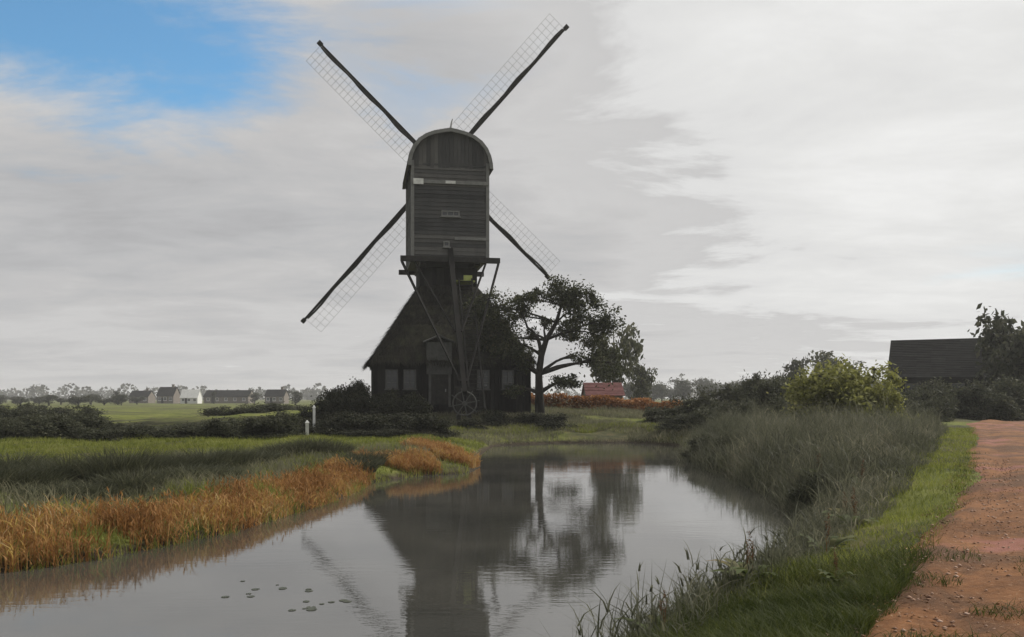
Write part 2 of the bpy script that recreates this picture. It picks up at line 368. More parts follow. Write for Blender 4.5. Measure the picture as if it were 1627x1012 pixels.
# collar between tower and body
nk = MB(); nk.box(-2.0, 2.0, -2.0, 2.0, 8.5, 9.95)
for side in range(4):
    rot = Matrix.Rotation(side * math.pi / 2, 3, 'Z'); x = -2.02
    while x < 1.9:
        w = .286; vs = [rot @ Vector(q) for q in [(x, -2.06, 8.5), (x + w - .02, -2.06, 8.5), (x + w - .02, -1.99, 8.5), (x, -1.99, 8.5), (x, -2.06, 9.94), (x + w - .02, -2.06, 9.94), (x + w - .02, -1.99, 9.94), (x, -1.99, 9.94)]]
        nk.hexa(vs); x += w
nk.build('collar', M['tar'], mill)
# dormer with the door, on the near face
dm = MB(); dm.box(-1.85, -.15, -5.62, -4.3, 2.2, 4.35)
for k in range(7):
    x0 = -1.85 + k * .243; dm.box(x0 + .008, x0 + .235, -5.66 - .01 * (k % 2), -5.6, 2.2, 4.32)
dm.hexa([(-2.05, -5.85, 4.30), (-1.0, -5.85, 4.75), (-1.0, -4.0, 4.85), (-2.05, -4.0, 4.45), (-2.05, -5.85, 4.38), (-1.0, -5.85, 4.86), (-1.0, -4.0, 4.96), (-2.05, -4.0, 4.53)])
dm.hexa([(-.998, -5.85, 4.75), (.05, -5.85, 4.30), (.05, -4.0, 4.45), (-.998, -4.0, 4.85), (-.998, -5.85, 4.86), (.05, -5.85, 4.38), (.05, -4.0, 4.53), (-.998, -4.0, 4.96)])
dm.build('dormer', M['shutter'], mill)
dr = MB()
for k in range(5): dr.box(-1.55 + k * .23, -1.33 + k * .23, -5.72, -5.64, .15, 2.15)
door = dr.build('door', M['pole'], mill)
q = MB(); q.box(-.62, -.55, -5.80, -5.72, 1.0, 1.2); q.build('handle', M['trim'], door)
q = MB(); q.box(-1.72, -1.56, -5.74, -5.5, .0, 2.18); q.box(-.39, -.23, -5.74, -5.5, .0, 2.18); q.box(-1.72, -.23, -5.74, -5.5, 2.182, 2.30); q.build('door_frame', M['shutter'], mill)
def window(x0, x1, z0, z1, y, nx_, nz_, parent, mat=M['trim'], fw=.09):
    f = MB()
    f.box(x0, x0 + fw, y - .06, y + .08, z0, z1); f.box(x1 - fw, x1, y - .06, y + .08, z0, z1)
    f.box(x0 + fw, x1 - fw, y - .06, y + .08, z0, z0 + fw); f.box(x0 + fw, x1 - fw, y - .06, y + .08, z1 - fw, z1)
    for i in range(1, nx_): xx = x0 + (x1 - x0) * i / nx_; f.box(xx - .025, xx + .025, y - .045, y + .05, z0 + fw, z1 - fw)
    for i in range(1, nz_): zz_ = z0 + (z1 - z0) * i / nz_; f.box(x0 + fw, x1 - fw, y - .04, y + .045, zz_ - .02, zz_ + .02)
    w_ = f.build('window', mat, parent)
    g_ = MB(); g_.box(x0 + .03, x1 - .03, y + .0, y + .06, z0 + .03, z1 - .03); g_.build('pane', M['pane'], w_)
    g_ = MB(); g_.box(x0 - .06, x1 + .06, y - .14, y + .06, z0 - .08, z0 - .003); g_.build('sill', mat, w_)
window(-4.6, -3.75, 1.2, 2.5, -5.44, 2, 3, mill, M['shutter']); window(-3.4, -2.55, 1.2, 2.5, -5.44, 2, 3, mill, M['shutter'])
window(1.6, 2.45, 1.2, 2.5, -5.44, 2, 3, mill, M['shutter']); window(3.3, 4.15, 1.2, 2.5, -5.44, 2, 3, mill, M['shutter'])
# body: weatherboards
HW, HD, BZ0, BZ1 = 2.65, 3.2, 10.35, 17.2
bd = MB(); bd.box(-HW + .06, HW - .06, -HD + .06, HD - .06, BZ0, BZ1)
nb = 24; hb = (BZ1 - BZ0) / nb
for side in range(4):
    rot = Matrix.Rotation(side * math.pi / 2, 3, 'Z'); hw, hd = (HW, HD) if side % 2 == 0 else (HD, HW)
    for k in range(nb):
        z0 = BZ0 + k * hb; j = random.uniform(-.012, .012)
        bd.hexa([rot @ Vector(q) for q in [(-hw + .05, -hd - .05 + j, z0), (hw - .05, -hd - .05 + j, z0), (hw - .05, -hd + .08, z0), (-hw + .05, -hd + .08, z0),
                                           (-hw + .05, -hd - .005, z0 + hb * 1.06), (hw - .05, -hd - .005, z0 + hb * 1.06), (hw - .05, -hd + .08, z0 + hb * 1.06), (-hw + .05, -hd + .08, z0 + hb * 1.06)]])
bd.build('body', M['body'], mill)
for sx in (-1, 1):
    for sy in (-1, 1):
        q = MB(); q.box(sx * HW - .11, sx * HW + .11, sy * HD - .12, sy * HD + .12, BZ0 - .05, BZ1); q.build('corner_post', M['trim'], mill)
# arched roof
half = [(2.98, 16.75), (2.95, 17.15), (2.84, 17.65), (2.60, 18.2), (2.22, 18.68), (1.72, 19.03), (1.15, 19.26), (.55, 19.4), (0, 19.5)]
prof = half + [(-x, z) for x, z in half[-2::-1]]
def arch(name, pr, y0, y1, th, mat, inner=True):
    mb = MB(); n = len(pr); outer = pr; inn = []
    for x, z in pr:
        v_ = Vector((x, z - 17.0)); l_ = v_.length; v_ = v_ * ((l_ - th) / l_); inn.append((v_.x, v_.y + 17.0))
    for i in range(n - 1):
        a, b_, c_, d_ = outer[i], outer[i + 1], inn[i + 1], inn[i]
        mb.hexa([(d_[0], y0, d_[1]), (c_[0], y0, c_[1]), (c_[0], y1, c_[1]), (d_[0], y1, d_[1]), (a[0], y0, a[1]), (b_[0], y0, b_[1]), (b_[0], y1, b_[1]), (a[0], y1, a[1])])
    return mb.build(name, mat, mill)
# roof boards run along the ridge in courses
rf = MB()
for i in range(len(prof) - 1):
    for h in range(3):
        t0, t1 = h / 3, (h + 1.08) / 3
        a = Vector((prof[i][0] * (1 - t0) + prof[i + 1][0] * t0, 0, prof[i][1] * (1 - t0) + prof[i + 1][1] * t0)); b_ = Vector((prof[i][0] * (1 - t1) + prof[i + 1][0] * t1, 0, prof[i][1] * (1 - t1) + prof[i + 1][1] * t1))
        nn = Vector((a.x, 0, a.z - 17)).normalized(); up_ = .05 if i < len(prof) / 2 else .02; dn = .07 - up_
        ys_ = (-HD - .30, HD + .35)
        rf.hexa([tuple(v_) for v_ in (Vector((a.x, ys_[0], a.z)) - nn * .06, Vector((b_.x, ys_[0], b_.z)) - nn * .06, Vector((b_.x, ys_[1], b_.z)) - nn * .06, Vector((a.x, ys_[1], a.z)) - nn * .06,
                                      Vector((a.x, ys_[0], a.z)) + nn * up_, Vector((b_.x, ys_[0], b_.z)) + nn * dn, Vector((b_.x, ys_[1], b_.z)) + nn * dn, Vector((a.x, ys_[1], a.z)) + nn * up_)])
rf.build('roof', M['body'], mill)
arch('gable_trim', [(x * 1.005, z) for x, z in prof], -HD - .42, -HD - .31, .24, M['trim'])
arch('gable_trim', [(x * 1.005, z) for x, z in prof], HD + .36, HD + .47, .24, M['trim'])
for y0 in (-HD, HD - .1):
    gp = MB(); x = -2.75
    while x < 2.7:
        xa, xb = x, min(x + .27, 2.75); h_ = lambda xx: np.interp(abs(xx), [p_[0] for p_ in half[::-1]], [p_[1] for p_ in half[::-1]]) - .12
        j = random.uniform(0, .02)
        gp.hexa([(xa, y0 - .02 - j, BZ1 - .6), (xb - .012, y0 - .02 - j, BZ1 - .6), (xb - .012, y0 + .08, BZ1 - .6), (xa, y0 + .08, BZ1 - .6), (xa, y0 - .02 - j, h_(xa)), (xb - .012, y0 - .02 - j, h_(xb)), (xb - .012, y0 + .08, h_(xb)), (xa, y0 + .08, h_(xa))])
        x += .27
    gp.build('gable_boards', M['body'], mill)
q = MB(); q.box(-HW - .08, HW + .08, -HD - .17, -HD - .06, 15.62, 15.86); bnd = q.build('cross_band', M['trim'], mill)
q = MB(); q.box(-2.6, -1.9, -HD - .20, -HD - .172, 15.52, 15.92); q.build('white_panel', M['white'], bnd)
q = MB(); q.box(-.35, .35, -HD - .20, -HD - .172, 15.64, 15.84); q.build('white_panel', M['white'], bnd)
q = MB(); q.box(.3, HW + .1, -HD - .15, -HD - .06, 11.72, 11.92); q.build('lower_band', M['trim'], mill)
window(-.65, .65, 13.35, 13.75, -HD - .08, 3, 1, mill); window(-.5, -.05, 11.2, 11.6, -HD - .08, 1, 1, mill)
q = MB(); q.tube([(0, -HD - .3, 19.45), (0.03, -HD - .3, 19.8), (.12, -HD - .3, 20.15)], [.06, .05, .03], 6); q.build('finial', M['trim'], mill)
# underside beams, tail, braces, stair, winch
q = MB(); q.box(-3.5, 3.5, -HD - .38, -HD + .0, 10.12, 10.48); q.build('cross_beam', M['pole'], mill)
q = MB(); q.box(-3.3, 3.3, HD - .1, HD + .3, 10.10, 10.44); q.build('cross_beam', M['pole'], mill)
for x in (-1.9, 1.9):
    q = MB(); q.box(x - .2, x + .2, -HD + .01, HD - .12, 9.96, 10.34); q.build('floor_beam', M['pole'], mill)
TE = Vector((0, -11.2, 1.3))
q = MB(); q.beam((0, -2.6, 11.6), (0, -11.5, .9), .36, .42, .28, .32); q.build('tail_beam', M['tar'], mill)
for sx in (-1, 1):
    q = MB(); q.beam((sx * 3.4, -HD - .2, 10.1), (sx * .2, -11.0, 1.6), .14, .14, .11, .11); q.build('tail_brace', M['tar'], mill)
    q = MB(); q.beam((sx * 2.5, -HD - .1, 10.1), (sx * .2, -8.2, 4.9), .11, .11); q.build('tail_brace', M['tar'], mill)
stt = MB()
for sx in (.55, 1.45): stt.beam((sx, -3.7, 8.9), (sx, -10.2, -.15), .09, .26)
for k in range(30):
    t = (k + .5) / 30; y_ = -3.7 - 6.5 * t; z_ = 8.9 - 9.05 * t; stt.box(.58, 1.42, y_ - .13, y_ + .13, z_ - .02, z_ + .03)
stt.build('stair', M['pole'], mill)
q = MB(); q.box(.9, 1.5, -3.62, -3.5, 8.85, 9.2); q.box(.35, 1.7, -3.65, -1.8, 8.74, 8.84); q.build('landing_board', M['yellow'], mill)
wh = MB(); wc = Vector((0, -11.5, .25)); rw = .72
rim = [wc + Vector((math.cos(a), 0, math.sin(a))) * rw for a in np.linspace(0, 2 * math.pi, 25)]
wh.tube(rim, [.045] * 25, 6)
for k in range(4):
    a = k * math.pi / 4 + .2; d_ = Vector((math.cos(a), 0, math.sin(a))); wh.beam(wc - d_ * .95, wc + d_ * .95, .06, .07, up=(0, 1, 0))
wh.tube([wc + Vector((0, -.25, 0)), wc + Vector((0, .35, 0))], [.13, .13], 8)
wh.build('winch_wheel', M['shutter'], mill)
q = MB(); q.box(-.45, -.2, -11.3, -11.0, -1.4, 1.1); q.box(.2, .45, -11.3, -11.0, -1.4, 1.1); q.box(-.6, .6, -11.32, -10.98, 1.102, 1.3); q.build('winch_post', M['pole'], mill)
# windshaft and sails
HUB = Vector((0, 4.45, 18.7)); TILT = R(13)
ndir = Vector((0, math.cos(TILT), math.sin(TILT))); udir = Vector((1, 0, 0)); vdir = Vector((0, -math.sin(TILT), math.cos(TILT)))
q = MB(); q.tube([HUB - ndir * 4.2, HUB + ndir * .1, HUB + ndir * .75], [.30, .32, .34], 12); q.build('windshaft', M['pole'], mill)
for length, ang, off in ((12.8, 136.6, .15), (14.95, 49.0, .5), (16.45, -131.0, .5), (12.45, -42.3, .15)):
    a = R(ang); d_ = udir * math.cos(a) + vdir * math.sin(a); cc = -udir * math.sin(a) + vdir * math.cos(a)     # cc: the lattice side
    o_ = HUB + ndir * off
    sk = MB(); sk.beam(o_ - d_ * .2, o_ + d_ * length * .55, .36, .34, .27, .26, up=ndir); sk.beam(o_ + d_ * length * .55, o_ + d_ * length, .27, .26, .16, .17, up=ndir)
    sk.tube([o_ + d_ * (length * t) + cc * (.14 + .05 * math.sin(t * 23)) - ndir * .12 for t in np.linspace(.22, .97, 16)], [.07 + .03 * random.random() for _ in range(16)], 6)   # furled cloth
    sk.beam(o_ + d_ * (length - .32), o_ + d_ * (length + .05), .34, .26, up=ndir)
    sail = sk.build('sail', M['pole'], mill)
    lt = MB(); wl = 1.65; n_ = 26
    for k in range(n_):
        t = .17 + .81 * k / (n_ - 1); tw_ = R(24 - 18 * t); w_ = cc * math.cos(tw_) + ndir * math.sin(tw_) * .8
        pz = o_ + d_ * (length * t); lt.beam(pz - cc * .1, pz + w_ * wl, .013, .013)
    for f_ in (.36, .68, 1.0):
        pts = []
        for k in range(12):
            t = .17 + .81 * k / 11; tw_ = R(24 - 18 * t); w_ = cc * math.cos(tw_) + ndir * math.sin(tw_) * .8
            pts.append(o_ + d_ * (length * t) + w_ * wl * f_)
        for p0, p1 in zip(pts[:-1], pts[1:]): lt.beam(p0, p1, .013, .013)
    lt.build('sail_lattice', M['lath'], sail)

# ------------------------------------------------------------------ vegetation builders
def leaf_quads(C, size, up=.0, aspect=.55):
    """C (n,3) centres -> diamond leaves, randomly turned"""
    n = len(C); a = rng.normal(size=(n, 3)); a[:, 2] += up; a /= np.linalg.norm(a, axis=1)[:, None]
    b_ = rng.normal(size=(n, 3)); b_ -= (b_ * a).sum(1)[:, None] * a; b_ /= np.linalg.norm(b_, axis=1)[:, None]
    s_ = (size * rng.uniform(.6, 1.4, n))[:, None]
    V = np.stack([C - a * s_, C + b_ * s_ * aspect, C + a * s_, C - b_ * s_ * aspect], 1).reshape(-1, 3)
    return V, np.arange(4 * n).reshape(n, 4)
def clump_points(clumps, per, sub=14, spread_=.30):
    out = []
    for (x, y, z, rx, ry, rz, n) in clumps:
        d_ = rng.normal(size=(sub, 3)); d_ /= np.linalg.norm(d_, axis=1)[:, None]; d_ *= rng.uniform(.35, 1.0, sub)[:, None] ** .6
        pick = rng.integers(0, sub, int(n * per)); pt = d_[pick] + rng.normal(size=(len(pick), 3)) * spread_ * rng.uniform(.5, 1.2, sub)[pick][:, None]
        out.append(pt * np.array([rx, ry, rz]) + np.array([x, y, z]))
    return np.concatenate(out)
def limb(mb, p0, p1, r0, r1, n=7, bow=.12, seg=6):
    p0, p1 = Vector(p0), Vector(p1); l_ = (p1 - p0).length; off = Vector((random.uniform(-1, 1), random.uniform(-1, 1), random.uniform(.1, 1))) * l_ * bow
    pts = [p0.lerp(p1, t) + off * (4 * t * (1 - t)) + Vector((random.uniform(-1, 1), random.uniform(-1, 1), 0)) * l_ * .02 * (0 < t < 1) for t in [k / seg for k in range(seg + 1)]]
    mb.tube(pts, [r0 + (r1 - r0) * k / seg for k in range(seg + 1)], n); return pts
def tree_meshes(trunk_pts, trunk_r, clumps, per, leaf, twigs=3):
    tb = MB(); tb.tube(trunk_pts, trunk_r, 10); tp = [Vector(p_) for p_ in trunk_pts]
    for (x, y, z, rx, ry, rz, n) in clumps:
        c_ = Vector((x, y, z)); cand = [p_ for p_ in tp if p_.z < z - .1] or tp[:1]
        s_ = min(cand, key=lambda p_: (p_ - c_).length + abs(p_.z - z) * .3); k = tp.index(s_); r_ = trunk_r[k] * .55
        pts = limb(tb, s_, c_, r_, r_ * .3, 7)
        for _ in range(twigs):
            e = c_ + Vector((random.uniform(-1, 1) * rx, random.uniform(-1, 1) * ry, random.uniform(-.6, 1) * rz)) * .8
            limb(tb, pts[random.choice((3, 4, 5))], e, r_ * .35, .015, 5, .1, 4)
    V, Q_ = leaf_quads(clump_points(clumps, per), leaf)
    return tb.mesh('trunk', True), fast_mesh('crown', V, Q_)
F = {}
F['tree'] = foliage('tree_leaves', [(.1, (.022, .026, .012)), (.45, (.045, .052, .023)), (.75, (.078, .084, .040)), (1, (.12, .105, .06))], .38)
F['pale'] = foliage('pale_tree_leaves', [(.1, (.045, .050, .030)), (.5, (.085, .090, .052)), (1, (.14, .13, .085))], .35)
F['scrub'] = foliage('dark_scrub', [(.1, (.012, .014, .008)), (.5, (.026, .029, .015)), (1, (.062, .058, .034))], .3)
F['yellow'] = foliage('yellow_green_leaves', [(.1, (.105, .110, .024)), (.5, (.195, .200, .055)), (.85, (.29, .285, .11)), (1, (.34, .27, .11))], .45)
F['hedge'] = foliage('hedge_leaves', [(.1, (.028, .031, .018)), (.5, (.055, .060, .036)), (1, (.115, .11, .072))], .38)
F['russet'] = foliage('russet_leaves', [(.1, (.12, .045, .010)), (.5, (.25, .105, .032)), (.85, (.36, .18, .075)), (1, (.42, .26, .14))], .45)
F['reed'] = foliage('dead_reed', [(0, (.085, .036, .010)), (.22, (.19, .090, .028)), (.45, (.31, .155, .052)), (.68, (.41, .24, .10)), (.80, (.40, .28, .06)), (.92, (.48, .36, .22)), (1, (.17, .18, .05))], .42, .45, .7)
F['litter'] = foliage('leaf_litter', [(0, (.045, .022, .010)), (.5, (.12, .058, .025)), (.85, (.22, .12, .055)), (1, (.32, .20, .10))], .15)
F['dock'] = foliage('dock_leaves', [(0, (.045, .060, .020)), (.5, (.085, .105, .035)), (.85, (.14, .13, .05)), (1, (.20, .10, .045))], .4)
F['rush'] = foliage('dark_rush', [(0, (.022, .025, .014)), (.4, (.055, .058, .034)), (.75, (.095, .098, .058)), (1, (.17, .155, .10))], .4, .4, .5)
F['bank'] = foliage('bank_sedge', [(0, (.035, .038, .024)), (.35, (.075, .079, .050)), (.65, (.125, .125, .083)), (.88, (.19, .18, .125)), (1, (.30, .27, .19))], .42, .5, .45)
F['rough'] = foliage('rough_sedge', [(0, (.075, .078, .046)), (.4, (.13, .13, .078)), (.75, (.19, .18, .115)), (1, (.28, .25, .17))], .45, .4, .6)
F['grass'] = foliage('green_grass', [(0, (.055, .070, .012)), (.4, (.150, .170, .030)), (.75, (.215, .230, .052)), (1, (.28, .25, .11))], .5, .4, .8)
F['dgrass'] = foliage('deep_green_grass', [(0, (.022, .032, .006)), (.5, (.050, .066, .012)), (1, (.11, .115, .030))], .4, .4, .8)

def grow(me_tr, me_cr, name, loc, rz, sc_, leafmat, label, cat='tree', group=None, pn=('trunk', 'crown')):
    r_ = tag(empty(name, loc, rz, sc_), label, cat, group)
    if me_tr: link_mesh(pn[0], me_tr, M['bark'], r_)
    c_ = link_mesh(pn[1], me_cr, None, r_)
    if not me_cr.materials: me_cr.materials.append(leafmat)
    return r_
# the tree beside the mill
tx, ty = 2.5, 60.0; tz = gz(tx, ty); ZS = lambda y: CAM_H + (632 - y) * ty / 1400 - tz; XS = lambda x: (x - 813.5) * ty / 1400 - tx
def C(px, py, rx, rz, n, dy=0): return (XS(px), dy, ZS(py), rx * ty / 1400, max(rx, rz) * .75 * ty / 1400, rz * ty / 1400, n)
cl_ = [C(800, 500, 34, 26, 1.4, .4), C(832, 480, 20, 12, .5, -.3), C(805, 545, 32, 20, 1.2, .2), C(778, 535, 18, 28, .6, 1.0), C(893, 462, 26, 22, 1.3, .1), C(920, 492, 26, 28, 1.5, -.5), C(905, 525, 22, 14, .7, .6),
       C(945, 530, 22, 24, 1.0, .3), C(968, 510, 18, 18, .45, -.8), C(868, 512, 10, 9, .16, .5), C(972, 575, 20, 28, .5, .6), C(900, 606, 20, 11, .5, -.9), C(850, 470, 12, 10, .2, .3), C(770, 488, 22, 20, .7, .3), C(825, 575, 16, 14, .4, .3),
       C(945, 572, 14, 12, .25, -.6), C(838, 570, 9, 8, .12, -.5), C(918, 565, 11, 10, .16, .7), C(815, 620, 14, 9, .18, -.6), C(845, 530, 10, 9, .14, .2)]
trp = [(XS(858), 0, -.3), (XS(857), .05, ZS(625)), (XS(856), 0, ZS(595)), (XS(860), -.1, ZS(565)), (XS(868), 0, ZS(540)), (XS(884), .1, ZS(512)), (XS(892), .1, ZS(485)), (XS(894), .1, ZS(455))]
a_, b_ = tree_meshes(trp, [.38, .30, .25, .22, .18, .14, .09, .04], [(a, b, c, d * 1.14, e * 1.1, f * 1.14, n) for a, b, c, d, e, f, n in cl_], 1900, .095, 7)
tb = MB(); limb(tb, trp[3], (XS(838), .2, ZS(520)), .16, .08, 8); limb(tb, (XS(838), .2, ZS(520)), (XS(815), .3, ZS(490)), .08, .03, 6)
t_ = grow(a_, b_, 'leafy_tree', (tx, ty, tz), 0, 1, F['tree'], 'forked tree with dark trunk and gappy crown right beside the windmill')
tb.build('limb', M['bark'], t_, True)
# generic crowns
def proto(kind, seed):
    random.seed(seed); cl2 = []
    if kind == 'round':
        for _ in range(14):
            a = random.uniform(0, 6.28); r_ = random.uniform(.05, .34); cl2.append((math.cos(a) * r_, math.sin(a) * r_, random.uniform(.22, .88), .17, .17, .13, 1))
        tp = [(0, 0, -.05), (.01, 0, .2), (-.01, .01, .45), (0, 0, .75)]; tr_ = [.035, .028, .02, .008]; per, lf = 130, .035
    if kind == 'tall':
        for _ in range(9):
            a = random.uniform(0, 6.28); r_ = random.uniform(0, .14); cl2.append((math.cos(a) * r_, math.sin(a) * r_, random.uniform(.25, .9), .12, .12, .14, 1))
        tp = [(0, 0, -.05), (.01, 0, .3), (0, .01, .6), (0, 0, .9)]; tr_ = [.03, .024, .016, .006]; per, lf = 120, .03
    if kind in ('shrub', 'bush'):
        for _ in range(12):
            a = random.uniform(0, 6.28); r_ = random.uniform(0, .52); h_ = random.uniform(.25, .78) * (1 - .4 * r_); cl2.append((math.cos(a) * r_, math.sin(a) * r_, h_, .24, .24, .2, 1))
        for _ in range(5):
            a = random.uniform(0, 6.28); cl2.append((math.cos(a) * .4, math.sin(a) * .4, .15, .25, .25, .15, 1))
        tp = [(0, 0, -.1), (.01, 0, .1), (0, .01, .25), (0, 0, .4)]; tr_ = [.05, .04, .03, .02]; per, lf = (430, .030) if kind == 'shrub' else (620, .026)
    return tree_meshes(tp, tr_, cl2, per, lf, 1)
PR = {}
def plant(kind, k, leafkey, name, label, loc, h, w, cat, group=None, rz=None):
    key = (kind, k, leafkey)
    if key not in PR:
        a, b2 = proto(kind, 100 + k * 17 + len(kind)); b2.materials.append(F[leafkey]); PR[key] = (a, b2)
    a, b2 = PR[key]
    return grow(a, b2, name, loc, rz if rz is not None else random.uniform(0, 6), (w, w, h), None, label, cat, group, ('trunk', 'crown') if kind not in ('shrub', 'bush') else ('stem', 'foliage'))
def PX(x, Y): return (x - 813.5) * Y / 1400
def PZ(y, Y): return CAM_H + (632 - y) * Y / 1400
def plant_at(kind, k, leaf, name, label, px, Y, top, wpx, cat, group=None, sink=.1):
    x = PX(px, Y); z = gz(x, Y) - sink; return plant(kind, k, leaf, name, label, (x, Y, z), PZ(top, Y) - z, wpx * Y / 1400 / (1.0 if kind not in ('shrub', 'bush') else 1.35), cat, group)
# paler trees behind the leafy one
plant_at('round', 1, 'pale', 'pale_tree', 'pale thin-leaved tree rising behind right edge of forked tree', 975, 92, 488, 95, 'tree')
plant_at('round', 2, 'pale', 'pale_tree', 'small pale tree just right of the red-roofed farmhouse', 1020, 105, 570, 60, 'tree')
# thickets: rows of shrubs, told apart by their place from the left
ORD = ['first', 'second', 'third', 'fourth', 'fifth', 'sixth', 'seventh', 'eighth', 'ninth', 'tenth', 'eleventh', 'twelfth', 'thirteenth', 'fourteenth', 'fifteenth', 'sixteenth', 'seventeenth', 'eighteenth', 'nineteenth', 'twentieth',
       'twenty-first', 'twenty-second', 'twenty-third', 'twenty-fourth', 'twenty-fifth', 'twenty-sixth', 'twenty-seventh', 'twenty-eighth', 'twenty-ninth', 'thirtieth']
def row(spots, leaf, name, what, cat, group):
    for k, (px, Y, top, w) in enumerate(sorted(spots)):
        plant_at('shrub', (k * 3 + int(Y)) % 4, leaf, name, ORD[k] + ' from left: ' + what, px, Y, top, w, cat, group)
row([(470, 45, 672, 80), (510, 47, 656, 90), (548, 46, 650, 90), (590, 46, 648, 100), (632, 47, 650, 100), (668, 46, 654, 90), (700, 47, 664, 70), (550, 58, 592, 60), (526, 57, 614, 70), (568, 58, 598, 50), (508, 56, 628, 70), (578, 57, 610, 60), (612, 56, 614, 70), (648, 55, 618, 80), (575, 44, 678, 90), (625, 43.5, 680, 90), (675, 44, 684, 80)],
    'scrub', 'dark_shrub', 'blackish shrub in the thicket before the mill', 'shrub', 'thicket in front of the mill')
row([(745, 52, 662, 60), (790, 55, 648, 70), (845, 55, 648, 70), (885, 54, 652, 70)], 'scrub', 'low_shrub', 'low dark shrub under the forked tree', 'shrub', 'shrubs under the tree')
row([(-30 + k * 27 + random.uniform(-8, 8), random.uniform(40, 44), (random.uniform(668, 676) if 150 < -30 + k * 27 < 345 else random.uniform(650, 664)), random.uniform(80, 110)) for k in range(19)],
    'hedge', 'hedge_shrub', 'dark shrub in hedge beyond left meadow', 'shrub', 'hedge belt behind the left meadow')
row([(q_, random.uniform(62, 80), random.uniform(636, 644), random.uniform(70, 100)) for q_ in (-10, 25, 60, 95, 130, 355, 390, 425, 460)],
    'hedge', 'field_shrub', 'dark shrub in the field behind the left hedge', 'shrub', 'shrubs in the left fields')
# right bank
yb = plant_at('bush', 1, 'yellow', 'willow_bush', 'big yellow-green bush standing on the right bank', 1342, 42, 558, 200, 'bush')
plant_at('bush', 3, 'yellow', 'willow_bush', 'small lower yellow-green bush at right side of the big one', 1400, 41, 602, 90, 'bush')
row([(1200, 60, 584, 90), (1160, 58, 602, 90), (1250, 62, 570, 60), (1225, 55, 598, 90), (1110, 56, 618, 90), (1060, 57, 634, 80), (1180, 50, 622, 90), (1240, 47, 622, 80), (1130, 49, 640, 90), (1080, 51, 654, 80)],
    'hedge', 'bank_shrub', 'dark shrub in thicket left of yellow-green bush', 'shrub', 'thicket on the right bank')
row([(1440, 58, 594, 100), (1490, 60, 600, 100), (1545, 60, 598, 100), (1600, 60, 596, 100), (1650, 61, 594, 90), (1420, 52, 622, 80), (1470, 56, 618, 90), (1530, 62, 602, 100), (1585, 58, 616, 90), (1640, 62, 610, 90), (1450, 48, 640, 70)],
    'hedge', 'hedge_shrub', 'dark shrub in hedge before the barn', 'shrub', 'hedge before the barn')
for px, Y, top, w, lab in [(1600, 75, 494, 130, 'grey-green tree above the right end of the barn roof'), (1640, 70, 512, 120, 'tree cut by the right picture edge beside the barn'), (1330, 150, 560, 110, 'hazy round tree behind the yellow-green bush'), (1265, 130, 566, 50, 'small dark tree just left of the yellow-green bush top')]:
    plant_at('round', 2, 'pale' if Y > 140 else 'hedge', 'round_tree', lab, px, Y, top, w, 'tree')
row([(1115, 36, 690, 70), (1165, 33, 690, 70), (1215, 30, 694, 80), (1275, 26, 700, 90), (1330, 30, 686, 80), (1300, 20, 742, 90), (1385, 33, 680, 70), (1360, 21, 742, 80), (1245, 36, 680, 80), (1310, 36, 672, 80)],
    'hedge', 'bank_bush', 'low dark bush in the sedge of right bank', 'shrub', 'bushes in the right bank sedge')
# russet hedge right of the mill: one clipped hedge
hx = np.linspace(PX(815, 66), PX(1078, 66), 44)
pts = []
for x in hx:
    n_ = 150; h_ = .95 + .12 * math.sin(x * 2.1) + random.uniform(-.08, .08); zc = gz(x, 66)
    pts.append(np.stack([x + rng.normal(size=n_) * .2, 66 + rng.normal(size=n_) * .28, zc + h_ * rng.uniform(0, 1, n_) ** .7], 1))
V, Qh = leaf_quads(np.concatenate(pts), .10)
hr = tag(empty('russet_hedge', (float(hx.mean()), 66, gz(hx.mean(), 66))), 'long low russet-brown hedge right of the mill below farmhouse', 'hedge')
ho = link_mesh('foliage', fast_mesh('foliage', V - np.array(hr.location), Qh), F['russet'], hr)
for x in hx[::2]:
    sb = MB(); limb(sb, (x - hr.location.x, 0, gz(x, 66) - hr.location.z - .1), (x - hr.location.x + random.uniform(-.2, .2), random.uniform(-.2, .2), gz(x, 66) - hr.location.z + .6), .03, .01, 5); sb.build('stem', M['bark'], hr)

